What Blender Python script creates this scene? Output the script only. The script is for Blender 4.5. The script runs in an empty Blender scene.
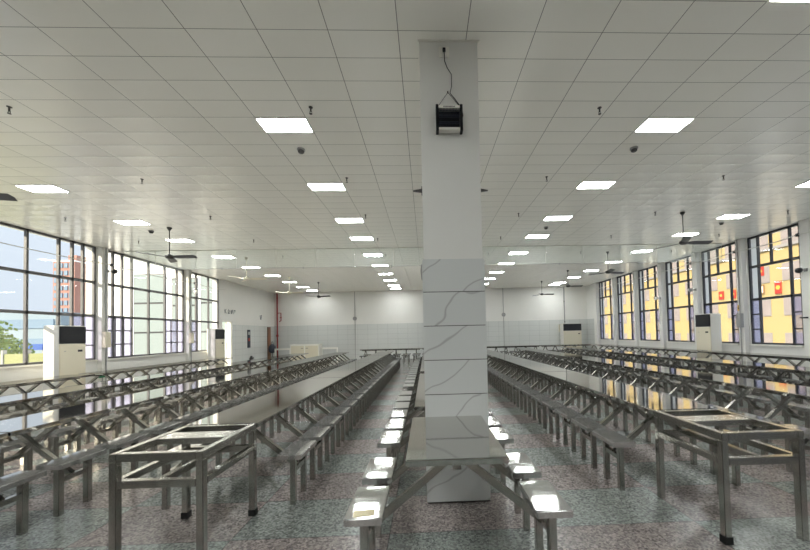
import bpy, bmesh, math, random
from mathutils import Vector, Matrix
random.seed(7)
C = bpy.context.scene.collection
SC = bpy.context.scene

# ------------------------------------------------------------------ camera, world, sun, exposure
CAMZ = 1.466
def cam_axes(p, yaw, roll):
    cy, sy = math.cos(yaw), math.sin(yaw)
    f = Vector((-sy*math.cos(p), cy*math.cos(p), math.sin(p)))
    r = Vector((cy, sy, 0)); u = r.cross(f)
    cr, sr = math.cos(roll), math.sin(roll)
    return cr*r + sr*u, -sr*r + cr*u, f
cam = bpy.data.cameras.new('camera'); camo = bpy.data.objects.new('camera', cam); C.objects.link(camo)
r, u, f = cam_axes(0.02620, -0.03609, -0.02203)
camo.matrix_world = Matrix(((r.x, u.x, -f.x, 0), (r.y, u.y, -f.y, 0), (r.z, u.z, -f.z, CAMZ), (0, 0, 0, 1)))
cam.sensor_width = 36; cam.sensor_fit = 'HORIZONTAL'
cam.lens = 346.25*36/810
cam.shift_x = (405-438.68)/810; cam.shift_y = (324.44-275)/810
cam.clip_start = .05; cam.clip_end = 2000
SC.camera = camo

SKY_STRENGTH = 2.3
SUN_STRENGTH = 11.0
LAMP_STRENGTH = 42.0
EXPOSURE = 0.0

w = bpy.data.worlds.new('sky'); SC.world = w; w.use_nodes = True
nt = w.node_tree; nt.nodes.clear()
tc = nt.nodes.new('ShaderNodeTexCoord'); sx = nt.nodes.new('ShaderNodeSeparateXYZ')
nt.links.new(tc.outputs['Generated'], sx.inputs[0])
rp = nt.nodes.new('ShaderNodeValToRGB')
el = rp.color_ramp.elements
el[0].position = 0.0; el[0].color = (.36, .39, .435, 1)
el[1].position = .75; el[1].color = (1.0, 1.12, 1.38, 1)
e_ = el.new(.30); e_.color = (.38, .415, .475, 1)
nt.links.new(sx.outputs[2], rp.inputs[0])
bg = nt.nodes.new('ShaderNodeBackground'); bg.inputs[1].default_value = SKY_STRENGTH
nt.links.new(rp.outputs[0], bg.inputs[0])
wo = nt.nodes.new('ShaderNodeOutputWorld'); nt.links.new(bg.outputs[0], wo.inputs[0])

sun = bpy.data.lights.new('sun', 'SUN'); suno = bpy.data.objects.new('sun', sun); C.objects.link(suno)
suno.rotation_euler = Vector((.67, .60, -.43)).to_track_quat('-Z', 'Y').to_euler()
suno.location = (-40, -20, 40)
sun.energy = SUN_STRENGTH; sun.angle = math.radians(.6); sun.color = (1.0, .86, .66)

vs = SC.view_settings
SC.display_settings.display_device = 'sRGB'
vs.view_transform = 'Standard'; vs.look = 'None'; vs.gamma = 1; vs.use_curve_mapping = False
vs.exposure = EXPOSURE
SC.cycles.use_denoising = True
SC.cycles.max_bounces = 10; SC.cycles.diffuse_bounces = 6; SC.cycles.glossy_bounces = 5
SC.cycles.transparent_max_bounces = 24; SC.cycles.transmission_bounces = 6
SC.cycles.sample_clamp_indirect = 10
SC.cycles.caustics_reflective = True; SC.cycles.blur_glossy = .6; SC.cycles.caustics_refractive = False

# ------------------------------------------------------------------ materials
def S(v):   # sRGB 0-255 -> linear
    return tuple(((c/255)/12.92 if c/255 <= .04045 else ((c/255+.055)/1.055)**2.4) for c in v) + (1,)
def mat(name, col, rough=.5, metal=0, spec=.5, noise=0, nscale=20, bump=0, bscale=30, emit=None, alpha=1, stretch=None):
    m = bpy.data.materials.new(name); m.use_nodes = True
    n = m.node_tree; b = n.nodes['Principled BSDF']
    c = S(col) if max(col[:3]) > 1.0 else tuple(col[:3])+(1,)
    b.inputs['Base Color'].default_value = c
    b.inputs['Roughness'].default_value = rough; b.inputs['Metallic'].default_value = metal
    b.inputs['Specular IOR Level'].default_value = spec
    if noise or bump:
        t = n.nodes.new('ShaderNodeTexCoord'); mp = n.nodes.new('ShaderNodeMapping')
        n.links.new(t.outputs['Object'], mp.inputs[0])
        if stretch: mp.inputs['Scale'].default_value = stretch
    if noise:
        nz = n.nodes.new('ShaderNodeTexNoise'); nz.inputs['Scale'].default_value = nscale; nz.inputs['Detail'].default_value = 5
        n.links.new(mp.outputs[0], nz.inputs['Vector'])
        mx = n.nodes.new('ShaderNodeMix'); mx.data_type = 'RGBA'
        mx.inputs[6].default_value = tuple(x*(1-noise) for x in c[:3])+(1,)
        mx.inputs[7].default_value = tuple(min(1, x*(1+noise)) for x in c[:3])+(1,)
        n.links.new(nz.outputs['Fac'], mx.inputs[0]); n.links.new(mx.outputs[2], b.inputs['Base Color'])
    if bump:
        nz = n.nodes.new('ShaderNodeTexNoise'); nz.inputs['Scale'].default_value = bscale; nz.inputs['Detail'].default_value = 2
        n.links.new(mp.outputs[0], nz.inputs['Vector'])
        bp = n.nodes.new('ShaderNodeBump'); bp.inputs['Strength'].default_value = bump; bp.inputs['Distance'].default_value = .01
        n.links.new(nz.outputs['Fac'], bp.inputs['Height']); n.links.new(bp.outputs[0], b.inputs['Normal'])
    if emit:
        b.inputs['Emission Color'].default_value = S(emit[0]) if max(emit[0]) > 1 else tuple(emit[0])+(1,)
        b.inputs['Emission Strength'].default_value = emit[1]
    return m
def nn(m, t, **k):
    o = m.node_tree.nodes.new(t)
    for a, v in k.items(): setattr(o, a, v)
    return o
def lk(m, a, b): m.node_tree.links.new(a, b)
def mth(m, op, a, b=None):
    o = nn(m, 'ShaderNodeMath', operation=op)
    for i, v in enumerate((a, b)):
        if v is None: continue
        if isinstance(v, (int, float)): o.inputs[i].default_value = v
        else: lk(m, v, o.inputs[i])
    return o.outputs[0]
def coords(m):
    t = nn(m, 'ShaderNodeTexCoord'); s = nn(m, 'ShaderNodeSeparateXYZ'); lk(m, t.outputs['Object'], s.inputs[0])
    return t.outputs['Object'], s.outputs
def seam(m, v, off, pitch, half):      # 1 on the joint, 0 elsewhere
    q = mth(m, 'FRACT', mth(m, 'DIVIDE', mth(m, 'SUBTRACT', v, off), pitch))
    d = mth(m, 'MINIMUM', q, mth(m, 'SUBTRACT', 1.0, q))
    return mth(m, 'LESS_THAN', d, half/pitch), d, q

def ceiling_mat():
    m = mat('painted_metal_ceiling_tiles', (196, 194, 188), .22, 0, .9)
    b = m.node_tree.nodes['Principled BSDF']; o, xyz = coords(m)
    a, da, qa = seam(m, xyz[0], -3.191, .6, .0035); c, dc, qc = seam(m, xyz[1], 2.934, .3, .0028)
    s = mth(m, 'MAXIMUM', a, c)
    mx = nn(m, 'ShaderNodeMix', data_type='RGBA'); mx.inputs[6].default_value = S((241, 239, 231)); mx.inputs[7].default_value = S((140, 139, 132))
    lk(m, s, mx.inputs[0]); lk(m, mx.outputs[2], b.inputs['Base Color'])
    # pillowed tiles plus slight waviness
    p = mth(m, 'MULTIPLY', mth(m, 'MULTIPLY', qa, mth(m, 'SUBTRACT', 1.0, qa)), mth(m, 'MULTIPLY', qc, mth(m, 'SUBTRACT', 1.0, qc)))
    nz = nn(m, 'ShaderNodeTexNoise'); nz.inputs['Scale'].default_value = 1.8; nz.inputs['Detail'].default_value = 2
    lk(m, o, nz.inputs['Vector'])
    h = mth(m, 'ADD', mth(m, 'MULTIPLY', p, -.075), mth(m, 'MULTIPLY', nz.outputs['Fac'], .004))
    h = mth(m, 'ADD', h, mth(m, 'MULTIPLY', s, .004))
    bp = nn(m, 'ShaderNodeBump'); bp.inputs['Strength'].default_value = .8; bp.inputs['Distance'].default_value = 1.0
    lk(m, h, bp.inputs['Height']); lk(m, bp.outputs[0], b.inputs['Normal'])
    return m
def floor_mat():
    m = mat('polished_terrazzo', (92, 92, 90), .22, 0, .5)
    b = m.node_tree.nodes['Principled BSDF']; o, xyz = coords(m)
    PX, PY, OX, OY = 1.15, .585, -.30, 2.60
    i = mth(m, 'FLOOR', mth(m, 'DIVIDE', mth(m, 'SUBTRACT', xyz[0], OX), PX))
    j = mth(m, 'FLOOR', mth(m, 'DIVIDE', mth(m, 'SUBTRACT', xyz[1], OY), PY))
    k = mth(m, 'FLOORED_MODULO', mth(m, 'ADD', i, j), 2.0)     # 1 -> green at i=0, j=-1
    cb = nn(m, 'ShaderNodeCombineXYZ'); lk(m, i, cb.inputs[0]); lk(m, j, cb.inputs[1])
    wn = nn(m, 'ShaderNodeTexWhiteNoise', noise_dimensions='2D'); lk(m, cb.outputs[0], wn.inputs['Vector'])
    mx = nn(m, 'ShaderNodeMix', data_type='RGBA'); mx.inputs[6].default_value = S((126, 118, 115)); mx.inputs[7].default_value = S((115, 120, 116))
    lk(m, k, mx.inputs[0])
    # terrazzo chips: two sizes of grain, dark and pale
    vo = nn(m, 'ShaderNodeTexVoronoi'); vo.inputs['Scale'].default_value = 75; lk(m, o, vo.inputs['Vector'])
    sp = nn(m, 'ShaderNodeSeparateColor'); lk(m, vo.outputs['Color'], sp.inputs[0])
    gr = mth(m, 'ADD', mth(m, 'MULTIPLY', sp.outputs[0], 1.15), .45)
    gr = mth(m, 'MULTIPLY', gr, mth(m, 'ADD', mth(m, 'MULTIPLY', wn.outputs['Value'], .28), .86))
    nz = nn(m, 'ShaderNodeTexNoise'); nz.inputs['Scale'].default_value = 1.3; nz.inputs['Detail'].default_value = 6; lk(m, o, nz.inputs['Vector'])
    gr = mth(m, 'MULTIPLY', gr, mth(m, 'ADD', mth(m, 'MULTIPLY', nz.outputs['Fac'], .4), .8))
    sa, _, _ = seam(m, xyz[0], OX, PX, .004); sb, _, _ = seam(m, xyz[1], OY, PY, .004)
    sm = mth(m, 'MAXIMUM', sa, sb)
    gr = mth(m, 'MULTIPLY', gr, mth(m, 'SUBTRACT', 1.0, mth(m, 'MULTIPLY', sm, .5)))
    vm = nn(m, 'ShaderNodeVectorMath', operation='SCALE'); lk(m, mx.outputs[2], vm.inputs[0]); lk(m, gr, vm.inputs['Scale'])
    lk(m, vm.outputs[0], b.inputs['Base Color'])
    lk(m, mth(m, 'ADD', mth(m, 'MULTIPLY', nz.outputs['Fac'], .05), .235), b.inputs['Roughness'])
    return m
def walltile_mat(ax):
    m = mat('glazed_wall_tile', (206, 208, 204), .18, 0, .5)
    b = m.node_tree.nodes['Principled BSDF']; o, xyz = coords(m)
    a, _, _ = seam(m, xyz[ax], .1, .6, .006); c, _, _ = seam(m, xyz[2], .02, .3, .005)
    mx = nn(m, 'ShaderNodeMix', data_type='RGBA'); mx.inputs[6].default_value = S((204, 206, 203)); mx.inputs[7].default_value = S((174, 176, 174))
    lk(m, mth(m, 'MAXIMUM', a, c), mx.inputs[0]); lk(m, mx.outputs[2], b.inputs['Base Color'])
    return m
def marble_mat():
    m = mat('white_marble_tile', (206, 208, 206), .12, 0, .5)
    b = m.node_tree.nodes['Principled BSDF']; o, xyz = coords(m)
    mp = nn(m, 'ShaderNodeMapping'); mp.inputs['Rotation'].default_value = (0, .62, 0); lk(m, o, mp.inputs[0])
    oi = nn(m, 'ShaderNodeObjectInfo'); sh = nn(m, 'ShaderNodeVectorMath', operation='ADD')
    cb = nn(m, 'ShaderNodeCombineXYZ'); lk(m, mth(m, 'MULTIPLY', oi.outputs['Random'], 7.0), cb.inputs[2]); lk(m, mth(m, 'MULTIPLY', oi.outputs['Random'], 3.0), cb.inputs[1])
    lk(m, mp.outputs[0], sh.inputs[0]); lk(m, cb.outputs[0], sh.inputs[1])
    wv = nn(m, 'ShaderNodeTexWave', wave_type='BANDS', bands_direction='Z'); wv.inputs['Scale'].default_value = .85; wv.inputs['Distortion'].default_value = 5.5
    wv.inputs['Detail'].default_value = 3; wv.inputs['Detail Scale'].default_value = 1.2; lk(m, sh.outputs[0], wv.inputs['Vector'])
    rp = nn(m, 'ShaderNodeValToRGB'); e = rp.color_ramp.elements
    e[0].position = 0; e[0].color = S((178, 178, 177)); e[1].position = .006; e[1].color = S((208, 210, 208))
    lk(m, wv.outputs['Fac'], rp.inputs[0]); lk(m, rp.outputs[0], b.inputs['Base Color'])
    return m
def mirror_mat(name, col, rough, bump=0, bscale=6, stretch=(1, 1, 1), film=0):
    m = bpy.data.materials.new(name); m.use_nodes = True; n = m.node_tree; n.nodes.clear()
    out = n.nodes.new('ShaderNodeOutputMaterial'); g = n.nodes.new('ShaderNodeBsdfAnisotropic'); g.distribution = 'BECKMANN'
    g.inputs['Color'].default_value = tuple(col)+(1,); g.inputs['Roughness'].default_value = rough
    if film:
        d = n.nodes.new('ShaderNodeBsdfDiffuse'); d.inputs[0].default_value = (.50, .50, .49, 1); mx = n.nodes.new('ShaderNodeMixShader'); mx.inputs[0].default_value = film
        n.links.new(g.outputs[0], mx.inputs[1]); n.links.new(d.outputs[0], mx.inputs[2]); n.links.new(mx.outputs[0], out.inputs[0])
    else: n.links.new(g.outputs[0], out.inputs[0])
    if bump:
        t = n.nodes.new('ShaderNodeTexCoord'); mp = n.nodes.new('ShaderNodeMapping'); mp.inputs['Scale'].default_value = stretch; n.links.new(t.outputs['Object'], mp.inputs[0])
        nz = n.nodes.new('ShaderNodeTexNoise'); nz.inputs['Scale'].default_value = bscale; nz.inputs['Detail'].default_value = 1; n.links.new(mp.outputs[0], nz.inputs['Vector'])
        bp = n.nodes.new('ShaderNodeBump'); bp.inputs['Strength'].default_value = bump; bp.inputs['Distance'].default_value = .01
        n.links.new(nz.outputs['Fac'], bp.inputs['Height']); n.links.new(bp.outputs[0], g.inputs['Normal'])
    return m
def glass_mat(name, tint, t, gl=.08, rough=.0, diff=0.0):
    m = bpy.data.materials.new(name); m.use_nodes = True; n = m.node_tree; n.nodes.clear()
    out = n.nodes.new('ShaderNodeOutputMaterial'); tr = n.nodes.new('ShaderNodeBsdfTransparent'); tr.inputs[0].default_value = tuple(tint)+(1,)
    gs = n.nodes.new('ShaderNodeBsdfGlossy'); gs.inputs['Roughness'].default_value = rough
    lf = n.nodes.new('ShaderNodeLayerWeight'); pw = n.nodes.new('ShaderNodeMath'); pw.operation = 'POWER'; pw.inputs[1].default_value = 5
    n.links.new(lf.outputs['Facing'], pw.inputs[0])
    lw = n.nodes.new('ShaderNodeMath'); lw.operation = 'MULTIPLY_ADD'; lw.inputs[1].default_value = .45; lw.inputs[2].default_value = .02
    n.links.new(pw.outputs[0], lw.inputs[0])
    m1 = n.nodes.new('ShaderNodeMixShader')
    n.links.new(lw.outputs[0], m1.inputs[0]); n.links.new(tr.outputs[0], m1.inputs[1]); n.links.new(gs.outputs[0], m1.inputs[2])
    if diff:
        df = n.nodes.new('ShaderNodeBsdfTranslucent'); df.inputs[0].default_value = tuple(tint)+(1,)
        d2 = n.nodes.new('ShaderNodeBsdfDiffuse'); d2.inputs[0].default_value = tuple(tint)+(1,)
        a = n.nodes.new('ShaderNodeAddShader'); n.links.new(df.outputs[0], a.inputs[0]); n.links.new(d2.outputs[0], a.inputs[1])
        m2 = n.nodes.new('ShaderNodeMixShader'); m2.inputs[0].default_value = diff
        n.links.new(m1.outputs[0], m2.inputs[1]); n.links.new(a.outputs[0], m2.inputs[2]); n.links.new(m2.outputs[0], out.inputs[0])
    else: n.links.new(m1.outputs[0], out.inputs[0])
    return m

M = dict(
    ceiling=ceiling_mat(), floor=floor_mat(), tile_x=walltile_mat(0), tile_y=walltile_mat(1), marble=marble_mat(),
    paint=mat('white_wall_paint', (222, 221, 216), .6, noise=.03, nscale=2),
    steel=mat('brushed_stainless_steel', (.60, .59, .56), .22, 1, noise=.06, nscale=6, bump=.05, bscale=60, stretch=(8, .6, 8)),
    top=mirror_mat('polished_stainless_top', (.70, .69, .67), .07, .025, 3),
    seat=mirror_mat('filmed_stainless_seat', (.64, .64, .63), .085, .06, 6, (1, 2.2, 1), .22),
    tube=mat('stainless_tube', (.44, .43, .40), .20, 1, noise=.06, nscale=8),
    rubber=mat('black_rubber', (18, 18, 18), .7),
    frame=mat('dark_window_frame', (52, 52, 56), .45),
    frame_left=mat('glare_paled_window_frame', (92, 91, 92), .45),  # paler than the dark frames: backlit glare put into the colour
    glass=glass_mat('window_glass', (.95, .97, .97), .9),
    lilac=glass_mat('tinted_casement_glass', (.62, .63, .73), .9, diff=.12),
    smoke=glass_mat('smoke_curtain_glass', (.95, .97, .96), .9, diff=.05),
    joint=mat('pale_sealant', (205, 205, 196), .5),
    cream=mat('cream_plastic', (214, 207, 186), .4), white=mat('white_enamel', (232, 230, 222), .35),
    black=mat('black_plastic', (14, 16, 22), .3), grille=mat('dark_grille', (30, 32, 38), .5),
    grey=mat('grey_plastic', (150, 150, 148), .45), dkgrey=mat('dark_grey_metal', (62, 60, 58), .4),
    brass=mat('brass', (.42, .33, .18), .35, 1), red=mat('red_paint', (140, 32, 30), .45), redsign=mat('red_sign', (158, 44, 32), .6),
    yellowmark=mat('yellow_mark', (200, 160, 64), .6), violet=mat('violet_tube', (40, 42, 58), .3), wiregrid=mat('wire_grid', (58, 60, 72), .4, .6), green=mat('green_sign', (28, 110, 70), .5),
    brown=mat('brown_wood', (122, 84, 58), .55, noise=.2, nscale=6), navy=mat('dark_cloth', (52, 56, 66), .8),
    blueink=mat('teal_ink', (70, 86, 92), .7), sticker=mat('beige_paper', (226, 214, 178), .6),
    yellowwall=mat('yellow_render', (160, 141, 97), .8, noise=.05, nscale=1), whitewall=mat('white_render', (238, 236, 230), .8, noise=.03, nscale=1),
    brick=mat('red_brick', (156, 114, 100), .8, noise=.06, nscale=2), bluepane=mat('blue_window_pane', (116, 134, 150), .25),
    stone=mat('pale_stone_trim', (134, 130, 127), .8), greypane=mat('grey_window_pane', (138, 128, 124), .25, noise=.25, nscale=.9), greenpane=mat('green_window_pane', (140, 149, 146), .2),
    bluebanner=mat('blue_banner', (52, 84, 150), .7), palebuild=mat('pale_office_wall', (128, 142, 150), .8), hedge=mat('pale_green_panel', (138, 140, 96), .8, noise=.08, nscale=2),
    leaf=mat('leaves', (112, 128, 70), .7, noise=.3, nscale=3), bark=mat('bark', (92, 76, 60), .9),
    ground=mat('outdoor_paving', (176, 174, 166), .9, noise=.06, nscale=.6),
    diffuser=mat('lamp_diffuser', (240, 246, 250), .5, emit=((.97, 1.0, .99), LAMP_STRENGTH)),
)

# ------------------------------------------------------------------ mesh helpers
class MB:
    def __init__(s): s.bm = bmesh.new()
    def box(s, x0, x1, y0, y1, z0, z1):
        v = [s.bm.verts.new((x, y, z)) for z in (z0, z1) for y in (y0, y1) for x in (x0, x1)]
        for q in ((0, 2, 3, 1), (4, 5, 7, 6), (0, 1, 5, 4), (2, 6, 7, 3), (0, 4, 6, 2), (1, 3, 7, 5)): s.bm.faces.new([v[i] for i in q])
        return s
    def bar(s, a, b, w, h, up=(0, 0, 1)):          # square bar between two points
        a, b = Vector(a), Vector(b); d = (b-a).normalized(); up = Vector(up)
        if abs(d.dot(up)) > .98: up = Vector((0, 1, 0))
        sx = d.cross(up).normalized(); sz = sx.cross(d).normalized()
        v = [s.bm.verts.new(p + sx*i*w/2 + sz*j*h/2) for p in (a, b) for i, j in ((-1, -1), (1, -1), (1, 1), (-1, 1))]
        for q in ((0, 1, 2, 3), (7, 6, 5, 4), (0, 4, 5, 1), (1, 5, 6, 2), (2, 6, 7, 3), (3, 7, 4, 0)): s.bm.faces.new([v[i] for i in q])
        return s
    def tube(s, pts, rad, n=8):
        pts = [Vector(p) for p in pts]; rings = []
        for i, p in enumerate(pts):
            d = (pts[min(i+1, len(pts)-1)]-pts[max(i-1, 0)]).normalized()
            a = d.orthogonal().normalized() if i == 0 else (rings_ax - d*rings_ax.dot(d)).normalized()
            rings_ax = a; b = d.cross(a)
            rings.append([s.bm.verts.new(p + (a*math.cos(t)+b*math.sin(t))*rad) for t in (2*math.pi*k/n for k in range(n))])
        for q, w_ in zip(rings, rings[1:]):
            for k in range(n): s.bm.faces.new((q[k], q[(k+1) % n], w_[(k+1) % n], w_[k]))
        s.bm.faces.new(rings[0][::-1]); s.bm.faces.new(rings[-1]); return s
    def lathe(s, prof, c=(0, 0, 0), n=16):         # (radius, z) profile about z
        c = Vector(c); rings = []
        for rd, z in prof:
            rings.append([s.bm.verts.new(c + Vector((rd*math.cos(2*math.pi*k/n), rd*math.sin(2*math.pi*k/n), z))) for k in range(n)])
        for q, w_ in zip(rings, rings[1:]):
            for k in range(n): s.bm.faces.new((q[k], q[(k+1) % n], w_[(k+1) % n], w_[k]))
        s.bm.faces.new(rings[0][::-1]); s.bm.faces.new(rings[-1]); return s
    def prism(s, pts, off):                        # polygon extruded by off
        a = [s.bm.verts.new(p) for p in pts]; b = [s.bm.verts.new(Vector(p)+Vector(off)) for p in pts]
        s.bm.faces.new(a[::-1]); s.bm.faces.new(b)
        for k in range(len(a)): s.bm.faces.new((a[k], a[(k+1) % len(a)], b[(k+1) % len(a)], b[k]))
        return s
    def build(s, name, m, parent=None, bevel=0, smooth=False, loc=None):
        bm = s.bm
        bmesh.ops.recalc_face_normals(bm, faces=bm.faces[:])
        if bevel:
            bmesh.ops.bevel(bm, geom=bm.edges[:], offset=bevel, segments=2, affect='EDGES', clamp_overlap=True)
        me = bpy.data.meshes.new(name); bm.to_mesh(me); bm.free()
        if smooth:
            for p in me.polygons: p.use_smooth = True
        me.materials.append(m); o = bpy.data.objects.new(name, me); C.objects.link(o)
        if parent: o.parent = parent
        if loc: o.location = loc
        return o
def tag(o, label, cat, group=None, kind=None):
    if label: o['label'] = label
    if cat: o['category'] = cat
    if group: o['group'] = group
    if kind: o['kind'] = kind
    return o
def empty(name, loc=(0, 0, 0), rz=0):
    o = bpy.data.objects.new(name, None); C.objects.link(o); o.location = loc; o.rotation_euler = (0, 0, rz); o.empty_display_size = .1
    return o
def thing(name, label, cat, loc=(0, 0, 0), rz=0, group=None): return tag(empty(name, loc, rz), label, cat, group)
def struct(o): o['kind'] = 'structure'; return o
KIDS = {}
def copy_tree(o, parent=None):
    c = o.copy(); C.objects.link(c)
    if parent: c.parent = parent
    for ch in KIDS_OF(o): copy_tree(ch, c)
    return c
def KIDS_OF(o): return [x for x in list(o.children)]

# ------------------------------------------------------------------ room shell
CZ = 4.091            # ceiling height
XL, XR = -9.12, 9.55  # window planes
YB, YF = -11.5, 20.7
def yfar(x): return 21.15 - .052*(x-XL)
struct(MB().box(XL-.35, XR+.35, YB-.2, 21.6, -.2, 0).build('floor', M['floor']))
struct(MB().box(XL-.35, XR+.35, YB-.2, 21.6, CZ, CZ+.2).build('ceiling', M['ceiling']))
struct(MB().box(XL-.35, XR+.35, YB-.2, YB, 0, CZ).build('wall_back', M['paint']))
def slab(x0, x1, z0, z1, d0, d1): # piece of the far wall, d = distance in front of the wall plane
    return [(x0, yfar(x0)-d1, z0), (x1, yfar(x1)-d1, z0), (x1, yfar(x1)-d0, z0), (x0, yfar(x0)-d0, z0)], (0, 0, z1-z0)
wf = struct(MB().prism(*slab(XL-.35, XR+.35, 0, CZ, -.2, 0)).build('wall_far', M['paint']))
MB().prism(*slab(XL, XR, 0, 2.12, 0, .015)).build('tile_band', M['tile_x'], wf)

# window layout: (y0, y1) openings; everything between is pier
LW = [(-.35, 2.85), (3.2, 6.4), (6.72, 9.92), (10.22, 13.43), (13.75, 15.62)]
RW = [(y0, y0+1.42) for y0 in (-11.05, -9.3, -7.55, -5.8, -4.05, -2.3, -.55, 1.25, 3.05, 4.85, 6.66)] + [(8.44, 9.88), (10.25, 11.60), (12.01, 13.42), (13.85, 15.20), (15.57, 16.93), (17.38, 18.75)]
SILL = .955
def side_wall(name, X, out, wins, door=None):
    mb = MB(); ys = [YB]
    a, b = (X, X+out*.3) if out > 0 else (X+out*.3, X)
    cur = YB
    for y0, y1 in wins:
        mb.box(a, b, cur, y0, 0, CZ); mb.box(a, b, y0, y1, 0, SILL); cur = y1
    if door:
        mb.box(a, b, cur, door[0], 0, CZ); mb.box(a, b, door[0], door[1], door[2], CZ); cur = door[1]
    mb.box(a, b, cur, 21.4, 0, CZ)
    return struct(mb.build(name, M['paint']))
DOOR = (15.80, 16.62, 2.28)
wl = side_wall('wall_left', XL, -1, LW, DOOR)
wr = side_wall('wall_right', XR, 1, RW)
# lower tile on the windowless end of the left wall, and below the sills
MB().box(XL, XL+.012, DOOR[1]+.04, yfar(XL)-.02, 0, 2.1).build('tile_band', M['tile_y'], wl)
MB().box(XR-.012, XR, 18.8, yfar(XR)-.02, 0, 2.12).build('tile_band', M['tile_y'], wr)
# piers standing proud of the walls
def piers(X, s, spans, name):
    for y0, y1 in spans:
        o = MB().box(min(X, X-s*.13), max(X, X-s*.13), y0, y1, 0, CZ).build(name, M['paint'], bevel=.006); struct(o)
piers(XR, 1, [(8.10, 8.325), (9.92, 10.12), (11.64, 11.85), (13.46, 13.66), (15.24, 15.37), (16.97, 17.14), (18.79, 19.1)], 'pier')
piers(XL, -1, [(6.44, 6.66), (9.93, 10.12), (13.45, 13.61)], 'pier')

# windows
def window(n, X, y0, y1, zs, cols, lower_cols, gridcols, s):
    """cols: full-height mullions; lower_cols: extra mullions below the first transom; gridcols: (ya, yb, n) casements of three rows"""
    g = struct(empty('window_%d' % n, (X, (y0+y1)/2, SILL)))
    cx = X + s*.06; fb = MB(); ym = (y0+y1)/2
    def B(ya, yb, za, zb, t=.03): fb.box(cx-t-X, cx+t-X, ya-ym, yb-ym, za-SILL, zb-SILL)
    z0, z1, z2, z3 = zs
    B(y0, y1, z0, z0+.05); B(y0, y1, z3-.05, z3); B(y0, y0+.045, z0, z3); B(y1-.045, y1, z0, z3)
    B(y0, y1, z1-.035, z1+.035); B(y0, y1, z2-.035, z2+.035)
    for c in cols: B(c-.024, c+.024, z0, z3)
    for c, za, zb in lower_cols: B(c-.022, c+.022, za, zb)
    for ya, yb, k in gridcols:
        for i in range(1, k): B(ya+(yb-ya)*i/k-.016, ya+(yb-ya)*i/k+.016, z0, z1, .02)
        for i in (1, 2): B(ya, yb, z0+(z1-z0)*i/3-.016, z0+(z1-z0)*i/3+.016, .02)
    fr = fb.build('window_frame', M['frame'] if s > 0 else M['frame_left'], g)
    p = MB(); p.box(cx-.004-X, cx+.004-X, y0-ym+.03, y1-ym-.03, z1+.02-SILL, z3-.03-SILL)
    spans = []; cur = y0+.03
    for ya, yb, k in sorted(gridcols):
        if ya > cur: spans.append((cur, ya))
        cur = yb
    if cur < y1-.03: spans.append((cur, y1-.03))
    for a, b in spans: p.box(cx-.004-X, cx+.004-X, a-ym, b-ym, z0+.03-SILL, z1-.02-SILL)
    p.build('window_pane', M['glass'], g)
    if gridcols:
        c = MB()
        for ya, yb, k in gridcols: c.box(cx-.004-X, cx+.004-X, ya-ym, yb-ym, z0+.03-SILL, z1-.02-SILL)
        c.build('casement_pane', M['lilac'], g)
    si = MB().box(min(0, -s*.05), max(0, -s*.05)+.0, y0-ym, y1-ym, -.04, 0).build('window_sill', M['white'], g)
n = 1
LZ = (SILL, 2.165, 3.095, CZ); RZ = (SILL, 2.255, 3.21, CZ)
window(n, XL, *LW[0], LZ, [.4, 1.3, 2.0, 2.4], [], [], -1); n += 1
window(n, XL, *LW[1], LZ, [3.9, 4.8, 5.4, 5.9], [], [(5.4, 6.4, 3)], -1); n += 1
window(n, XL, *LW[2], LZ, [7.4, 8.27, 8.97, 9.30, 9.58], [], [(9.30, 9.88, 2)], -1); n += 1
window(n, XL, *LW[3], LZ, [10.47, 10.78, 11.12, 11.78, 12.49, 13.08], [], [(10.26, 11.12, 3), (12.49, 13.39, 3)], -1); n += 1
window(n, XL, *LW[4], LZ, [14.15, 14.93], [], [(13.80, 14.15, 1)], -1); n += 1
for y0, y1 in RW:
    L = y1-y0
    window(n, XR, y0, y1, RZ, [], [(y0+.19*L, SILL, CZ), (y0+.80*L, SILL, CZ), (y0+.54*L, 3.21, CZ)], [(y0+.03, y0+.19*L, 1), (y0+.80*L, y1-.03, 1)], 1); n += 1

# door in the left wall near the far corner
g = struct(empty('door_1', (XL-.05, (DOOR[0]+DOOR[1])/2, 0)))
hw = (DOOR[1]-DOOR[0])/2
fb = MB().box(-.03, .03, -hw, -hw+.06, 0, DOOR[2]); fb.box(-.03, .03, hw-.06, hw, 0, DOOR[2]); fb.box(-.03, .03, -hw, hw, DOOR[2]-.06, DOOR[2]); fb.box(-.03, .03, -hw, hw, 0, .12); fb.box(-.02, .02, -.02, .02, 0, DOOR[2])
fb.build('door_frame', M['white'], g)
MB().box(-.004, .004, -hw+.05, hw-.05, .1, DOOR[2]-.05).build('door_pane', M['glass'], g)
MB().tube([(.07, -.06, .95), (.07, -.06, 1.25)], .012).build('door_handle', M['tube'], g)

# pillar in the middle of the room
PX0, PX1, PY0, PY1 = -.01, .512, 3.035, 3.42
pil = struct(empty('pillar', ((PX0+PX1)/2, (PY0+PY1)/2, 0)))
pw, pd = (PX1-PX0)/2, (PY1-PY0)/2
MB().box(-pw, pw, -pd, pd, 0, CZ).build('shaft', M['paint'], pil, bevel=.004)
MB().box(-pw-.012, pw+.02, -pd-.012, pd+.012, CZ-.012, CZ-.002).build('ceiling_collar', M['white'], pil)
MB().box(-pw-.009, pw+.009, -pd-.009, pd+.009, .004, 2.118).build('tile_grout', M['dkgrey'], pil)
zz = [.012, .34, .638, .936, 1.234, 1.532, 1.83, 2.122]
for a, b in zip(zz, zz[1:]):
    mb = MB().box(-pw-.014, pw+.014, -pd-.014, pd+.014, a+.003, b-.003)
    t = mb.build('marble_tile', M['marble'], pil, bevel=.0015)
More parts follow.
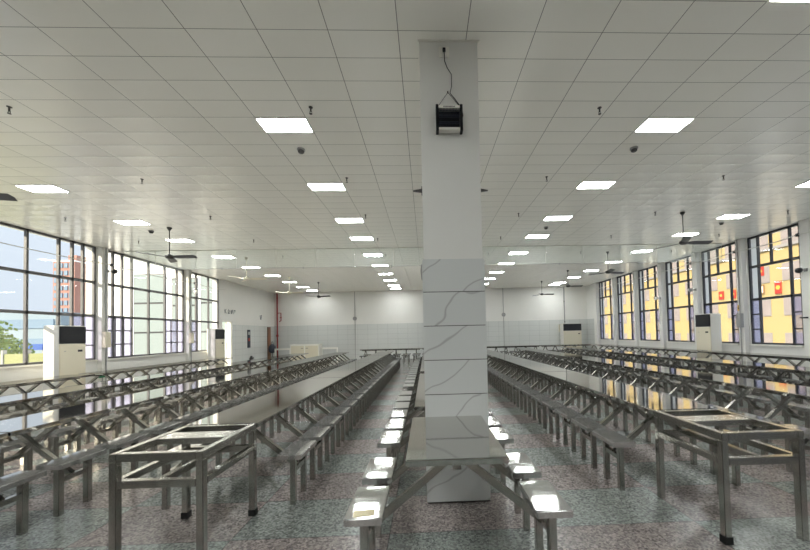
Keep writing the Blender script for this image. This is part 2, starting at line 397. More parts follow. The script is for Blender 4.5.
# ceiling grid trim at the smoke curtain
# ------------------------------------------------------------------ ceiling lights
def light_panel():
    t = thing('ceiling_light', '', 'ceiling light')
    fb = MB(); w_, d_ = .30, .15
    fb.box(-w_, w_, -d_, -d_+.012, -.012, 0); fb.box(-w_, w_, d_-.012, d_, -.012, 0); fb.box(-w_, -w_+.012, -d_, d_, -.012, 0); fb.box(w_-.012, w_, -d_, d_, -.012, 0)
    fb.build('lamp_frame', M['white'], t)
    MB().box(-w_+.012, w_-.012, -d_+.012, d_-.012, -.009, 0).build('diffuser', M['diffuser'], t)
    return t
proto_l = light_panel(); first = True
ORD = ['nearest', 'second', 'third', 'fourth', 'fifth', 'sixth', 'seventh', 'eighth', 'ninth', 'tenth', 'eleventh', 'twelfth']
LYS = [4.284-1.8*k for k in range(5, 0, -1)] + [4.284, 6.084, 7.884, 9.384, 11.334, 13.134, 14.934, 16.734, 18.534, 20.2]  # leading lamps lie out of view, added to light the pillar front
for cx_, nm, skip in ((-1.691, 'row just left of the pillar', 0), (-6.49, 'row nearest the left windows', 1), (3.109, 'row just right of the pillar', 0), (7.31, 'row nearest the right windows', 1)):
    seen = 0
    for y in LYS:
        if cx_ == 3.109 and y > 19: continue
        if y > yfar(cx_)-1.0: y = yfar(cx_)-1.0
        o = proto_l if first else copy_tree(proto_l); first = False
        o.location = (cx_, y, CZ)
        if y < (6 if skip else 4):
            lab = 'lit ceiling panel light, %s' % nm
        else:
            lab = 'lit white ceiling panel light, %s in the %s' % (ORD[seen], nm); seen += 1
        tag(o, lab, 'ceiling light', 'panel lights in the tiled ceiling')

# ------------------------------------------------------------------ canteen tables
TH = .745
def seat_object(parent, x, y):
    s = MB().box(-.105, .105, -.205, .205, .408, .452).build('seat', M['seat'], parent, bevel=.005, loc=(x, y, 0))
    for dy in (-.125, .125):
        MB().box(-.023, .023, dy-.023, dy+.023, 0, .407).build('leg', M['tube'], s, loc=(.005*(1 if x > 0 else -1), 0, 0), bevel=.003)
    MB().box(-.02, .02, -.102, .102, .275, .315).build('stretcher', M['tube'], s, loc=(.005*(1 if x > 0 else -1), 0, 0))
    return s
SHARED = {}
def make_table(Lt, seats, y_top0=0.0):
    """table top from y_top0 over a length Lt; seats: list of seat centres along y (both sides)"""
    t = empty('canteen_table')
    MB().box(-.3, .3, y_top0+.004, y_top0+Lt-.004, TH-.04, TH).build('tabletop', M['top'], t, bevel=.006)
    MB().box(-.025, .025, y_top0+.06, y_top0+Lt-.06, TH-.085, TH-.041).build('centre_beam', M['tube'], t)
    if 's' not in SHARED:
        SHARED['s'] = (seat_object(t, -.54, seats[0]), seat_object(t, .54, seats[0]))
        br = []
        for sd in (-1, 1):
            br.append(MB().bar((sd*.06, 0, TH-.065), (sd*.53, 0, .30), .04, .045).build('brace', M['tube'], t, bevel=.003, loc=(0, seats[0], 0)))
        SHARED['b'] = br; rest = seats[1:]
    else: rest = seats
    for y in rest:
        for p in SHARED['s']:
            c = copy_tree(p, t); c.location.y = y
        for p in SHARED['b']:
            c = copy_tree(p, t); c.location.y = y
    return t
P6 = .513
proto6 = make_table(3.07, [.255 + P6*i for i in range(6)])
RX = dict(L4=-7.55, L3=-5.44, L2=-3.68, L1=-1.74, C=.165, R1=2.30, R2=4.18, R3=6.30, R4=8.66)
ROWN = dict(L4='row nearest the left windows', L3='third row left of the pillar', L2='second row left of the pillar', L1='first row left of the pillar', C='row in line with the pillar', R1='first row right of the pillar', R2='second row right of the pillar', R3='third row right of the pillar', R4='row nearest the right windows')
def row(key, units, proto_by=None):
    for i, un in enumerate(units):
        pr, y = un
        o = copy_tree(pr); o.location = (RX[key], y, 0)
        tag(o, 'stainless steel canteen table with fixed seats, %s in the %s' % (ORD[i], ROWN[key]), 'canteen table', 'stainless canteen tables with fixed seats')
p2 = make_table(1.03, [.16, .70])
pB = make_table(2.86, [.035 + P6*i for i in range(6)])
p4 = make_table(2.05, [.255 + P6*i for i in range(4)])
row('L1', [(proto6, 2.995+3.078*k) for k in range(4)])
row('R1', [(proto6, 3.02+3.078*k) for k in range(4)])
row('L2', [(proto6, -.13+3.078*k) for k in range(5)])
row('R2', [(proto6, -.06+3.078*k) for k in range(5)])
row('L3', [(proto6, 3.0+3.078*k) for k in range(4)])
row('R3', [(proto6, 3.0+3.078*k) for k in range(4)])
row('L4', [(proto6, 1.72), (proto6, 4.80), (proto6, 8.10), (p4, 11.2)])
row('R4', [(proto6, 1.2), (proto6, 4.28), (proto6, 7.36), (proto6, 10.75), (proto6, 13.83)])
row('C', [(p2, 2.0), (pB, 3.45), (proto6, 6.72), (proto6, 9.8), (proto6, 12.88)])
# tables set crosswise at the far end
for i in range(4):
    o = copy_tree(proto6); o.rotation_euler = (0, 0, -math.pi/2); o.location = (-3.35+3.078*i, 17.75, 0)
    tag(o, 'stainless canteen table set crosswise before the far wall, %s from the left' % ('first', 'second', 'third', 'fourth')[i], 'canteen table', 'stainless canteen tables with fixed seats')
bpy.context.view_layer.update()
for o in [x for x in C.objects if x.name.startswith('canteen_table') and abs(x.location.x-RX['R4']) < .01 and abs(x.location.y-10.75) < .01]:
    for ch in list(o.children):            # no seats where the air conditioner stands
        if ch.name.split('.')[0] in ('seat', 'brace') and ch.location.y < .9 and (ch.location.x > .3 or ch.name.split('.')[0] == 'brace' and max(v.co.x for v in ch.data.vertices) > .3):
            for q in list(ch.children_recursive): bpy.data.objects.remove(q)
            bpy.data.objects.remove(ch)
for p in (proto6, p2, pB, p4):
    for ch in list(p.children_recursive): bpy.data.objects.remove(ch)
    bpy.data.objects.remove(p)

# bare table frames at the near end of the first rows
def bare_frame(name, label, x, y, feet):
    t = thing(name, label, 'table frame', (x, y, 0))
    L, hw_ = .70, .293
    T = .0235
    for sx in (-1, 1):
        for yy in (T, L-T):
            lg = MB().box(-T, T, -T, T, 0, TH-.05).build('leg', M['tube'], t, bevel=.004, loc=(sx*(hw_-T), yy, 0))
            if (sx, yy < .3) in feet: MB().box(-T-.003, T+.003, -T-.003, T+.003, 0, .05).build('rubber_foot', M['rubber'], lg)
        MB().box(sx*hw_-(2*T if sx > 0 else 0), sx*hw_+(0 if sx > 0 else 2*T), 0, L, TH-.05, TH).build('side_rail', M['tube'], t, bevel=.004)
    for ya, yb in ((0, 2*T), (L-2*T, L)):
        MB().box(-hw_+2*T, hw_-2*T, ya, yb, TH-.05, TH).build('end_rail', M['tube'], t, bevel=.004)
    MB().box(-hw_+2*T, hw_-2*T, .33, .50, TH-.045, TH-.002).build('cross_plate', M['steel'], t, bevel=.004)
    for yy in (T, L-T):
        MB().box(-hw_+2*T, hw_-2*T, yy-.022, yy+.022, .525, .575).build('lower_rail', M['tube'], t, bevel=.003)
    for xx in (-hw_+T, 0, hw_-T):
        MB().box(xx-.022, xx+.022, 2*T if xx else T+.022, L-2*T if xx else L-T-.022, .527, .573).build('long_rail', M['tube'], t, bevel=.003)
    return t
bare_frame('table_frame', 'bare stainless table frame without top, front left of the pillar', -1.735, 2.285, ((-1, False), (1, False)))
bare_frame('table_frame', 'bare stainless table frame without top, front right of the pillar', 2.28, 2.30, ((-1, True),))

# paper sticker on the front left seat
o = MB().box(-.06, .06, -.036, .036, 0, .0012).build('paper_sticker', M['sticker']); o.location = (-.375, 2.015, .4525); o.rotation_euler = (0, 0, .12)
tag(o, 'torn beige paper sticker on the front left seat', 'sticker')

# ------------------------------------------------------------------ insect zapper on the pillar
zf = PY0
t = thing('insect_zapper', 'black framed insect zapper hung high on the white pillar', 'insect zapper', (.24, zf-.045, 3.24))
zap = t
for sx in (-1, 1): MB().box(sx*.105-.012, sx*.105+.012, -.035, .035, -.012, .222).build('side_post', M['black'], t, bevel=.003)
MB().box(-.093, .093, -.03, .03, .190, .214).build('top_bar', M['white'], t, bevel=.002)
mk = MB()
for i in range(9): mk.box(-.05+i*.0115, -.05+i*.0115+.008, -.0312, -.03, .198, .207)
mk.build('lettering', M['black'], t)
MB().box(-.093, .093, -.03, .03, 0, .02).build('bottom_bar', M['white'], t, bevel=.002)
MB().box(-.093, .093, .02, .032, .02, .19).build('back_plate', M['black'], t)
gb = MB()
for i in range(15): gb.box(-.092+i*.0130, -.0895+i*.0130, -.026, -.0235, .02, .19)
for i in range(5): gb.box(-.093, .093, -.0235, -.021, .04+i*.032, .0425+i*.032)
gb.build('wire_grid', M['wiregrid'], t)
for zz_ in (.075, .135): MB().tube([(-.09, 0, zz_), (.09, 0, zz_)], .009, 10).build('ultraviolet_tube', M['violet'], t)
MB().tube([(-.10, .0, .215), (-.004, .038, .375), (.10, .0, .215)], .003, 6).build('hanging_wire', M['dkgrey'], t)
MB().lathe([(.006, -.008), (.006, .008)], (-.004, .036, .375), 8).build('hook', M['dkgrey'], t)
Z0 = Vector((.24, zf-.045, 3.24))
cdp = [(.21, zf-.03, 3.99), (.212, zf-.025, 3.93), (.213, zf-.02, 3.89), (.235, zf-.018, 3.83), (.272, zf-.018, 3.77), (.270, zf-.018, 3.66), (.255, zf-.018, 3.60), (.295, zf-.018, 3.55), (.335, zf-.022, 3.49), (.358, zf-.035, 3.43), (.362, zf-.05, 3.38), (.355, zf-.05, 3.35)]
cb_ = MB().tube([Vector(p)-Z0 for p in cdp], .0038, 6).build('power_cable', M['black'], t, smooth=True)
MB().box(.21-.013-Z0.x, .21+.013-Z0.x, -.028+.045, .045-.0125, 3.975-Z0.z, 4.01-Z0.z).build('plug', M['black'], cb_, bevel=.003)
t = thing('power_socket', 'small white socket at the top of the pillar', 'socket', (.21, PY0-.008, 3.98))
MB().box(-.045, .045, -.004, .007, -.05, .05).build('cover_plate', M['white'], t, bevel=.002)
for sx, lab in ((-1, 'small dark bracket on the left face of the pillar'), (1, 'small dark bracket on the right face of the pillar')):
    xx = PX0 if sx < 0 else PX1
    t = thing('wall_bracket', lab, 'bracket', (xx, PY0+.12, 2.78), 0)
    MB().box(min(0, sx*.008), max(0, sx*.008), -.03, .03, -.03, .03).build('mount_plate', M['dkgrey'], t)
    MB().prism([(sx*.008, -.012, -.016), (sx*.085, -.006, -.002), (sx*.085, -.006, .004), (sx*.008, -.012, .016)], (0, .02, 0)).build('arm', M['dkgrey'], t)
t = thing('cable_hook', 'grey cable hook on the left edge of the pillar at tile top', 'hook', (PX0, PY0+.1, 2.0))
MB().tube([(-.0, 0, .10), (-.02, 0, .09), (-.026, 0, .02), (-.02, 0, -.04), (0, 0, -.05)], .006, 6).build('bent_rod', M['grey'], t)

# ------------------------------------------------------------------ glass smoke curtain across the ceiling
ycu = 10.45
t = thing('smoke_curtain', 'clear glass smoke curtain hanging across the ceiling', 'smoke curtain', (0, ycu, CZ))
MB().box(XL+.26, XR-.26, -.012, .012, -.014, -.001).build('top_rail', M['joint'], t)
MB().box(XL+.26, XR-.26, -.006, .006, -.566, -.556).build('bottom_edge', M['grey'], t)
xs = [-9.1+1.165*i for i in range(17)]; xs[0] = XL+.26; xs[-1] = XR-.26
for a, b in zip(xs, xs[1:]):
    MB().box(a+.008, b-.008, -.004, .004, -.556, -.015).build('glass_panel', M['smoke'], t)
    if b < XR-.1: MB().box(b-.005, b+.005, -.004, .004, -.556, -.015).build('panel_joint', M['joint'], t)

# ------------------------------------------------------------------ ceiling fans
def fan(x, y, ang, label, pale=False):
    t = thing('ceiling_fan', label, 'ceiling fan', (x, y, CZ), ang, 'three-bladed ceiling fans')
    c = M['dkgrey'] if not pale else M['cream']
    MB().lathe([(.05, 0), (.05, -.02), (.02, -.07)], n=12).build('canopy', c, t, smooth=True)
    MB().tube([(0, 0, -.06), (0, 0, -.66)], .011, 8).build('downrod', c, t)
    MB().lathe([(.02, -.62), (.04, -.645), (.085, -.66), (.09, -.70), (.06, -.735), (.02, -.74)], n=16).build('motor', c, t, smooth=True)
    for k in range(3):
        b = MB().prism([(.07, -.035, .008), (.2, -.066, .02), (.62, -.07, .022), (.64, 0, 0), (.62, .07, -.022), (.2, .066, -.02), (.07, .035, -.008)], (0, 0, .006)).build('blade', c, t, loc=(0, 0, -.70))
        b.rotation_euler = (0, 0, k*2*math.pi/3)
fan(-6.05, 4.62, .2, 'ceiling fan nearest the camera on the left, only a blade tip in view')
fan(-5.98, 8.29, -.05, 'ceiling fan in front of the glass curtain on the left', False)
fan(-5.85, 11.52, .1, 'pale ceiling fan just behind the glass curtain on the left', True)
fan(-5.98, 15.4, -.15, 'pale ceiling fan third from the front by the left windows', True)
fan(-5.2, 17.0, -.3, 'ceiling fan furthest away on the left')
fan(5.86, 7.58, -.02, 'dark ceiling fan in front of the glass curtain on the right')
fan(6.15, 11.38, .25, 'ceiling fan just behind the glass curtain on the right')
fan(6.2, 14.78, 0, 'ceiling fan third from the front on the right')
fan(6.1, 17.9, 0, 'ceiling fan furthest away on the right before the far wall')

# sprinklers and smoke detectors
def sprinkler():
    t = empty('sprinkler')
    MB().lathe([(.024, 0), (.024, -.005), (.009, -.01), (.009, -.05), (.004, -.055)], n=10).build('body', M['dkgrey'], t)
    MB().lathe([(.017, -.075), (.017, -.079)], n=10).build('deflector', M['dkgrey'], t)
    MB().bar((-.012, 0, -.05), (-.012, 0, -.077), .004, .004).bar((.012, 0, -.05), (.012, 0, -.077), .004, .004).build('yoke', M['dkgrey'], t)
    return t
ps = sprinkler(); first = True
COLN = ['leftmost line', 'second line from the left', 'line left of the pillar', 'line right of the pillar', 'second line from the right', 'rightmost line']
for ci, cxs in enumerate((-7.58, -4.58, -1.27, 2.1, 5.2, 8.3)):
    for ri, y in enumerate((3.95, 5.75, 7.54, 9.4, 11.3, 13.15)):
        if ci in (0, 5) and ri < 1: continue
        o = ps if first else copy_tree(ps); first = False
        o.location = (cxs, y, CZ)
        nth = ri-(1 if ci in (0, 5) else 0)
        tag(o, 'small dark ceiling sprinkler, %s in the %s' % (ORD[nth], COLN[ci]), 'sprinkler', 'sprinklers in the tiled ceiling')
for (x, y, lab) in ((-1.7, 4.85, 'round smoke detector behind the nearest left panel light'), (3.06, 4.84, 'round smoke detector behind the nearest right panel light'), (-6.58, 8.53, 'round smoke detector beside the left ceiling fan rod'), (7.45, 8.35, 'round smoke detector near the right window bays'), (3.07, 8.56, 'small round smoke detector between panel lights right of the pillar')):
    t = thing('smoke_detector', lab, 'smoke detector', (x, y, CZ), 0, 'smoke detectors on the ceiling')
    MB().lathe([(.055, 0), (.055, -.018), (.05, -.022)], n=18).build('base', M['grey'], t, smooth=True)
    MB().lathe([(.042, -.022), (.042, -.045), (.03, -.058), (.012, -.06)], n=18).build('sensor_head', M['dkgrey'], t, smooth=True)

# ------------------------------------------------------------------ standing air conditioners
def aircon(label, loc, rz, w_=.6, h=1.86, d=.35):
    t = thing('air_conditioner', label, 'air conditioner', loc, rz, 'cabinet air conditioners')
    k = w_/.6; hw_ = w_/2
    MB().box(-hw_, hw_, 0, d, .0, h).build('cabinet', M['white'], t, bevel=.012)
    MB().box(-hw_+.006, hw_-.006, -.012, .01, .42, h-.43).build('front_panel', M['cream'], t, bevel=.006)
    g1 = MB().box(-hw_+.006, hw_-.006, -.016, .01, h-.42, h-.02).build('outlet_grille', M['black'], t, bevel=.004)
    sl = MB()
    for i in range(9): sl.box(-hw_+.03, hw_-.03, -.024, -.016, h-.40+i*.042, h-.385+i*.042)
    sl.build('louvre', M['grille'], g1)
    MB().box(-hw_+.006, hw_-.006, -.018, .01, .36, .41).build('dark_trim', M['black'], t)
    lo = MB().box(-hw_+.006, hw_-.006, -.01, .01, .05, .35).build('intake_grille', M['cream'], t)
    s2 = MB()
    for i in range(4):
        for j in range(7): s2.box(-hw_+.04+i*.135*k, -hw_+.15*k+i*.135*k, -.013, -.0101, .075+j*.038, .09+j*.038)
    s2.build('intake_slot', M['grey'], lo)
    MB().box(hw_-.20, hw_-.09, -.0145, -.011, h-.62, h-.57).build('display_window', M['black'], t)
    MB().box(-hw_+.1, -hw_+.14, -.014, -.011, h-.60, h-.585).build('badge', M['grey'], t)
    return t
aircon('cream cabinet air conditioner with black grille by the near left window', (-8.30, 8.44, 0), math.pi/2, .61, 1.84)
aircon('cabinet air conditioner by the far left windows beside the side door', (-8.6, 14.76, 0), math.pi/2, .62, 1.86)
aircon('cabinet air conditioner with black grille between the right windows', (9.08, 11.05, 0), -math.pi/2, .60, 1.915, .36)
aircon('wide cabinet air conditioner against the far wall on the right', (8.35, yfar(8.35)-.72, 0), .0, 1.05, 1.88, .5)

# ------------------------------------------------------------------ far end fittings
def onfar(x, d=0): return yfar(x)-.015-d
t = thing('serving_counter', 'white serving cabinet standing before the far wall on the left', 'cabinet', (-6.7, 19.3, 0))
MB().box(-.78, .78, 0, .6, .08, 1.0).build('cabinet_body', M['white'], t, bevel=.01)
MB().box(-.82, .82, -.03, .63, 1.0, 1.03).build('countertop', M['white'], t, bevel=.006)
MB().box(-.74, .74, .05, .55, 0, .08).build('plinth', M['grey'], t)
for sx in (-1, 1):
    dd = MB().box(sx*.38-.35, sx*.38+.35, -.015, 0, .13, .95).build('door', M['cream'], t, bevel=.004)
    MB().tube([(sx*.13-.06, -.035, .82), (sx*.13+.06, -.035, .82)], .012).build('handle', M['dkgrey'], dd)
for x0, x1, lab in ((-5.86, -4.95, 'white rail to the right of the serving cabinet'), (-8.4, -7.53, 'white rail to the left of the serving cabinet')):
    t = thing('guard_rail', lab, 'rail', ((x0+x1)/2, 19.5, 0)); hx = (x1-x0)/2
    MB().box(-hx, hx, -.03, .03, .74, .83).build('top_bar', M['white'], t, bevel=.004)
    MB().box(-hx, hx, -.02, .02, .35, .40).build('lower_bar', M['white'], t)
    for sx in (-1, 1): MB().box(sx*(hx-.03)-.03, sx*(hx-.03)+.03, -.03, .03, 0, .74).build('post', M['white'], t)
# red fire riser in the far left corner
t = thing('fire_pipe', 'dark red fire pipe in the far left corner', 'pipe', (-8.9, onfar(-8.9, .08), 0))
MB().tube([(0, 0, 0), (0, 0, CZ-.002)], .04, 10).build('riser', M['red'], t, smooth=True)
MB().tube([(0, 0, 2.9), (.22, 0, 2.9), (.22, 0, 2.45), (.12, 0, 2.38)], .028, 8).build('branch', M['red'], t)
MB().lathe([(.07, -.06), (.07, .06)], (0, 0, 1.55), 12).build('coupling', M['red'], t)
MB().lathe([(.06, -.02), (.06, .02)], (.22, -.03, 2.62), 12).build('valve_wheel', M['red'], t)
for x, lab, zb in ((-4.25, 'thin grey conduit with a round box, far wall left of the pillar', 2.47), (4.6, 'thin grey conduit with a round box, far wall right of the pillar', 2.5)):
    t = thing('conduit', lab, 'conduit', (x, onfar(x, .025), 0))
    MB().tube([(0, 0, 0), (0, 0, CZ-.002)], .018, 8).build('pipe_run', M['grey'], t)
    MB().lathe([(.10, -.0), (.12, .02), (.12, .05)], n=16).build('junction_box', M['grey'], t, loc=(0, 0, zb)).rotation_euler = (math.pi/2, 0, 0)
t = thing('drain_pipe', 'dark vertical pipe on the far wall above the wide air conditioner', 'pipe', (8.2, onfar(8.2, .035), 0))
MB().tube([(0, 0, 0), (0, 0, CZ-.002)], .03, 8).build('pipe_run', M['grey'], t)
for zc in (.8, 2.0, 3.2): MB().lathe([(.036, -.02), (.036, .02)], (0, 0, zc), 8).build('clamp', M['dkgrey'], t)
t = thing('meter_box', 'beige electric box on the far wall beside the air conditioner', 'electric box', (7.95, onfar(7.95, .09), 1.42))
MB().box(-.12, .12, 0, .085, 0, .42).build('housing', M['cream'], t, bevel=.008)
MB().box(-.10, .10, -.006, 0, .05, .37).build('door', M['cream'], t)
MB().tube([(0, .04, 0), (0, .04, -.6)], .015, 6).build('cable', M['dkgrey'], t)
# left wall end: notice board, leaning plank, mop bag, wall lettering
t = thing('fire_hose_notice', 'dark narrow notice board with red mark on the left wall end', 'notice board', (XL+.02, 18.1, .95))
MB().box(-.006, .012, -.14, .14, 0, .92).build('board', M['navy'], t)
MB().box(.012, .016, -.08, .08, .34, .50).build('red_mark', M['redsign'], t)
MB().box(.012, .016, -.1, .1, .66, .82).build('pale_panel', M['grey'], t)
t = thing('fire_extinguisher', 'small dark extinguisher standing below the notice board', 'extinguisher', (XL+.16, 18.05, 0))
MB().lathe([(.08, 0), (.085, .02), (.085, .42), (.05, .48), (.025, .5)], n=14).build('cylinder', M['dkgrey'], t, smooth=True)
MB().box(-.02, .02, -.05, .05, .5, .54).build('valve', M['black'], t)
MB().tube([(0, .03, .52), (.07, .08, .46), (.09, .09, .2)], .012, 6).build('hose', M['black'], t)
t = thing('wooden_plank', 'tall brown board leaning in the far left corner', 'board', (XL+.06, 20.30, .0))
p_ = MB().box(-.02, .02, -.17, .17, .0, 2.05).build('board', M['brown'], t); 
t = thing('bag', 'dark bag hanging by the brown board', 'bag', (XL+.3, 20.15, .55))
mb = MB(); mb.lathe([(.05, 0), (.16, .06), (.2, .22), (.17, .40), (.09, .5), (.04, .53)], n=14); mb.build('sack', M['navy'], t, smooth=True)
MB().tube([(-.06, 0, .5), (-.03, 0, .66), (.03, 0, .66), (.06, 0, .5)], .012, 6).build('strap', M['black'], t)
MB().box(-.012, .012, -.012, .012, -.55, .02).build('stand', M['dkgrey'], t)
def strokes(name, label, y, z, glyphs, h):
    t = thing(name, label, 'wall lettering', (XL+.004, y, z))
    for i, gl in enumerate(glyphs):
        mb = MB()
        for (a, b) in gl:
            mb.bar((0, i*h*1.12+a[0]*h, a[1]*h), (0, i*h*1.12+b[0]*h, b[1]*h), .006, h*.11, up=(1, 0, 0)) if False else mb.bar((0.001, i*h*1.12+a[0]*h, a[1]*h), (0.001, i*h*1.12+b[0]*h, b[1]*h), h*.12, .004, up=(1, 0, 0))
        mb.build('character', M['blueink'], t)
    return t
G1 = [((.2, .1), (.2, .95)), ((.2, .5), (.7, .95)), ((.3, .5), (.75, .1)), ((.05, .7), (.45, .7))]
G2 = [((.5, .95), (.2, .6)), ((.5, .95), (.8, .6)), ((.2, .45), (.8, .45)), ((.5, .45), (.2, .1)), ((.2, .1), (.85, .15))]
G3 = [((.2, .9), (.25, .1)), ((.45, .9), (.9, .9)), ((.9, .9), (.6, .1)), ((.45, .55), (.85, .55)), ((.5, .9), (.4, .1))]
G4 = [((.1, .9), (.9, .9)), ((.25, .9), (.1, .1)), ((.5, 1.0), (.5, .9)), ((.4, .6), (.8, .6))]
strokes('wall_lettering', 'faint teal characters painted above the side door', 15.98, 2.58, [G1, G2, G3, G4], .22)
strokes('wall_lettering', 'single faint teal character on the left wall end', 19.3, 2.42, [G3], .28)

# ------------------------------------------------------------------ fittings on the piers
def camera_cctv(x, y, z, sx, label, m):
    t = thing('security_camera', label, 'security camera', (x, y, z))
    MB().box(min(0, sx*.02), max(0, sx*.02), -.04, .04, -.04, .04).build('mount', M['grey'], t)
    MB().tube([(sx*.02, 0, 0), (sx*.14, 0, .0)], .014, 8).build('arm', M['grey'], t)
    MB().lathe([(.02, .06), (.065, .045), (.075, 0), (.06, -.045), (.02, -.07)], (sx*.19, 0, -.01), 14).build('dome', m, t, smooth=True)
camera_cctv(XL+.13, 10.09, 3.44, 1, 'black security camera on the near left pier', M['black'])
camera_cctv(XL+.13, 13.58, 3.28, 1, 'white security camera on the far left pier', M['white'])
camera_cctv(XR-.13, 8.2, 2.84, -1, 'black security camera on the nearest right pier', M['black'])
camera_cctv(XR-.13, 11.72, 2.80, -1, 'pale security camera on the right pier behind the air conditioner', M['grey'])
camera_cctv(XR-.13, 13.55, 2.70, -1, 'pale security camera on the third right pier', M['white'])
def pier_box(x, y, z, sx, label, h, m, nm='electric_box'):
    t = thing(nm, label, 'electric box', (x, y, z))
    MB().box(min(0, sx*.09), max(0, sx*.09), -.085, .085, 0, h).build('housing', m, t, bevel=.006)
    MB().box(min(sx*.09, sx*.096), max(sx*.09, sx*.096), -.07, .07, .03, h-.03).build('door', m, t)
    MB().tube([(sx*.03, 0, 0), (sx*.03, 0, -z+.002)], .018, 6).build('lower_conduit', M['grey'], t)
    MB().tube([(sx*.03, 0, h), (sx*.03, 0, CZ-z-.002)], .02, 6).build('upper_conduit', M['grey'], t)
pier_box(XL+.13, 10.025, 1.28, 1, 'beige electric box with conduits on the near left pier', .44, M['cream'])
pier_box(XL+.13, 13.53, 1.3, 1, 'pale electric box with conduits on the far left pier', .4, M['cream'])
pier_box(XR-.13, 10.02, 1.45, -1, 'grey electric box with conduits on the right pier near the air conditioner', .42, M['grey'])
t = thing('warning_sign', 'small yellow warning sign above the grey electric box', 'sign', (XR-.137, 10.085, 1.95))
MB().box(-.004, .004, -.035, .035, 0, .17).build('plate', M['yellowmark'], t)
MB().prism([(-.005, -.02, .06), (-.005, .02, .06), (-.005, 0, .11)], (-.001, 0, 0)).build('triangle_mark', M['black'], t)
t = thing('door_stay', 'black window stay on the nearest right pier', 'window stay', (XR-.13, 8.22, 1.66))
MB().box(-.05, 0, -.02, .02, -.02, .02).build('mount', M['black'], t); MB().tube([(-.05, 0, 0), (-.18, 0, .0)], .02, 8).build('arm', M['black'], t)
t = thing('exit_sign', 'small green exit sign low at the near left pier', 'sign', (XL+.2, 9.86, .46))
MB().box(-.0, .02, -.10, .10, 0, .16).build('plate', M['green'], t)
MB().box(.02, .023, -.02, .05, .05, .11).build('white_arrow', M['white'], t)
MB().tube([(.01, 0, 0), (.01, 0, -.46)], .01, 6).build('stem', M['grey'], t)
for X, s, ys, z0, lab in ((XR-.22, -1, (5.0, 8.28, 10.07, 11.8, 13.62, 15.38, 17.15, 18.9), 3.74, 'thin pale cable strung along the right windows'), (XL+.22, 1, (6.5, 10.11, 13.64, 15.7), 3.62, 'thin pale cable strung along the left windows')):
    t = thing('strung_cable', lab, 'cable', (X, ys[0], z0))
    pts = []
    for a, b in zip(ys, ys[1:]):
        for q in range(6):
            u_ = q/6; pts.append((0, a+(b-a)*u_-ys[0], -.05*4*u_*(1-u_)))
    pts.append((0, ys[-1]-ys[0], 0))
    MB().tube(pts, .011, 6).build('cable', M['joint'], t, smooth=True)
    for y in ys[1:-1]: MB().box(-.02, .02, y-ys[0]-.03, y-ys[0]+.03, -.05, .03).build('clamp', M['black'], t)

# ------------------------------------------------------------------ outside
GZ = -4.0
struct(MB().box(-400, 400, -200, 600, GZ-.2, GZ).build('ground', M['ground']))
# yellow teaching block across the yard on the right
FX = 37.0
t = thing('school_building', 'yellow building with rows of windows across the yard', 'building', (FX, 20, GZ))
MB().box(0, 12, -10, 75, 0, 22).build('wall', M['yellowwall'], t)
def fz(z): return z-GZ
k = 0
for fl in range(-1, 4):
    for i in range(22):
        y = 20.0+i*3.35; zc = 3.5+3.6*fl
        fr = MB().box(-.08, .02, y-20-1.0, y-20+1.0, fz(zc-.95), fz(zc+.85)).build('window', M['stone'], t)
        pb = MB()
        for q in range(2): pb.box(-.1, -.078, y-20-.93+q*.95, y-20-.02+q*.95, fz(zc-.88), fz(zc+.78))
        pb.build('pane', M['greypane'], fr)
for i in range(11): MB().box(-.35, 0, 3.5+i*6.7-.25+.2, 3.5+i*6.7+.25+.2, 0, 22).build('pilaster', M['yellowwall'] if i % 2 else M['stone'], t)
MB().box(-.25, 0, -10, 75, fz(9.6), fz(9.9)).build('ledge', M['stone'], t)
for yy, zc, big, lab in ((34.8, 5.5, 1, 'large red sign with yellow mark on the yellow building, nearest'), (40.1, 5.4, 0, 'red sign on the yellow building, third from the right'), (41.8, 5.43, 0, 'red sign on the yellow building, fourth from the right'), (43.7, 5.43, 0, 'red sign on the yellow building, leftmost of them'), (36.6, 7.5, 0, 'red sign on the yellow building one storey higher')):
    s_ = thing('wall_sign', lab, 'sign', (FX-.15, yy, zc), 0, 'red signs on the yellow building')
    hh = .65 if big else .5
    MB().box(-.03, .03, -.34, .34, -hh, hh).build('panel', M['redsign'], s_)
    rr = .22 if big else .17
    MB().prism([(-.035, rr*math.cos(a)*(.9 if j % 2 else 1.15), rr*math.sin(a)*(.9 if j % 2 else 1.15)) for j, a in enumerate(2*math.pi*q/12 for q in range(12))], (-.01, 0, 0)).build('emblem', M['yellowmark'], s_)
s_ = thing('wall_sign', 'beige framed sign on the yellow building beside the large red sign', 'sign', (FX-.15, 36.6, 5.5), 0, None)
MB().box(-.03, .03, -.3, .3, -.48, .48).build('panel', M['brown'], s_); MB().box(-.04, -.03, -.2, .2, -.36, .36).build('face', M['sticker'], s_)
# left: annex wing, tower, low buildings, tree
t = thing('annex_wing', 'white annex wing with pale green windows outside the left windows', 'building', (-16.5, 20.5, GZ))
MB().box(-2.5, 5.6, 0, 8, 0, 16).build('wall', M['whitewall'], t)
for x0, x1, z0, z1 in ((-16.75, -15.0, .2, 5.25), (-14.6, -13.2, .2, 5.0), (-13.0, -11.3, .2, 5.2)):
    fr = MB().box(x0+16.5, x1+16.5, -.06, .02, fz(z0), fz(z1)).build('window', M['frame'], t)
    pb = MB(); nx = 2
    for q in range(nx):
        for zq in range(3):
            wz = (z1-z0)/3; wx = (x1-x0)/nx
            pb.box(x0+16.5+q*wx+.05, x0+16.5+(q+1)*wx-.05, -.09, -.058, fz(z0+zq*wz+.05), fz(z0+(zq+1)*wz-.05))
    pb.build('pane', M['greenpane'], fr)
t = thing('brick_tower', 'tall red brick tower block seen through the left window', 'building', (-173.5, 172, GZ))
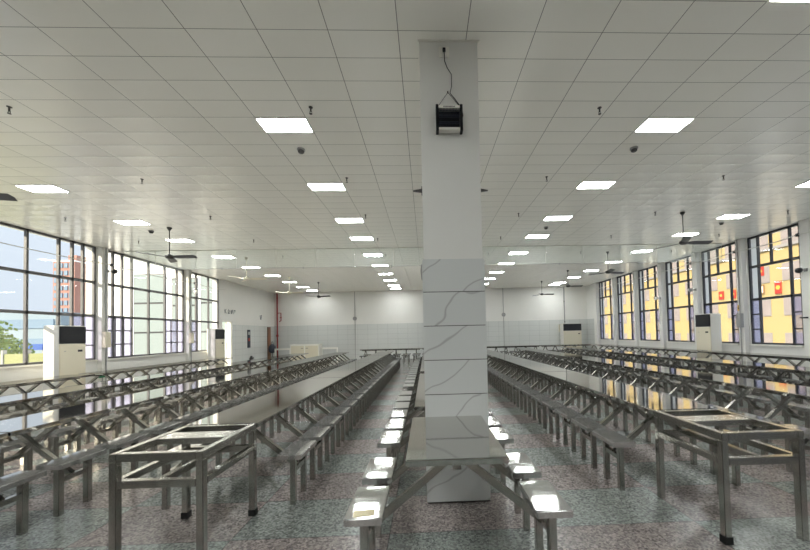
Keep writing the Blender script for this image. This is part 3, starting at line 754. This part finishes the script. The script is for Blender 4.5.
MB().box(-5, 5, 0, 12, 0, 44).build('wall', M['brick'], t)
MB().box(-5.2, 5.2, -.2, 12.2, 44, 44.6).build('roof_slab', M['whitewall'], t)
MB().box(-2, 2, 4, 9, 44.6, 48).build('stair_head', M['brick'], t)
for fl in range(11):
    for i in range(4):
        MB().box(-4.4+i*2.35, -2.8+i*2.35, -.3, .0, 5+fl*3.6, 7.2+fl*3.6).build('window', M['bluepane'], t)
t = thing('office_block', 'pale blue office block behind the tree outside', 'building', (-75, 60, GZ))
MB().box(-12, 14, 0, 10, 0, 10.5).build('wall', M['palebuild'], t)
for fl in range(3):
    fr = MB().box(-11, 13, -.15, 0, 1.4+fl*3.2, 2.9+fl*3.2).build('window', M['bluepane'], t)
t = thing('blue_banner', 'blue banner board on the fence outside the left window', 'banner', (-41, 36.5, -.2))
MB().box(-2.2, 2.2, -.05, .05, .9, 1.5).build('board', M['bluebanner'], t)
for xx in (-2.1, 2.1): MB().box(xx-.06, xx+.06, .05, .15, -3.8, 1.5).build('post', M['grey'], t)
t = thing('yard_fence', 'pale green panel fence outside the left window', 'fence', (-23, 18.5, GZ))
for i in range(9): MB().box(-7+i*1.2, -5.85+i*1.2, -.05, .05, 0, 4.9).build('fence_panel', M['hedge'], t)
for i in range(10): MB().box(-7.04+i*1.2, -6.94+i*1.2, -.09, .09, 0, 5.1).build('post', M['grey'], t)
def tree(label, x, y, ztop, rad, seed):
    t = thing('tree', label, 'tree', (x, y, GZ)); rd = random.Random(seed)
    hz = ztop-GZ
    MB().tube([(0, 0, 0), (.1, .05, hz*.35), (0, .1, hz*.7)], .16, 8).build('trunk', M['bark'], t)
    mb = MB()
    for i in range(1500):
        a, b = rd.uniform(0, 2*math.pi), math.acos(rd.uniform(-1, 1)); q = rad*rd.uniform(.55, 1)*(1+.18*math.sin(3*a+seed)*math.sin(4*b))
        p = Vector((q*math.sin(b)*math.cos(a), q*math.sin(b)*math.sin(a), q*.85*math.cos(b)+hz-rad*.85))
        d1 = Vector((rd.gauss(0, 1), rd.gauss(0, 1), rd.gauss(0, 1))).normalized()*.16; d2 = d1.orthogonal().normalized()*.1
        mb.bm.faces.new([mb.bm.verts.new(v) for v in (p-d1, p+d2, p+d1, p-d2)])
    mb.build('foliage', M['leaf'], t)
tree('round leafy tree outside at the left edge of the window', -31.5, 24.5, 3.7, 2.3, 1)
tree('smaller leafy tree beside the fence outside', -38, 32, 2.2, 2.2, 4)
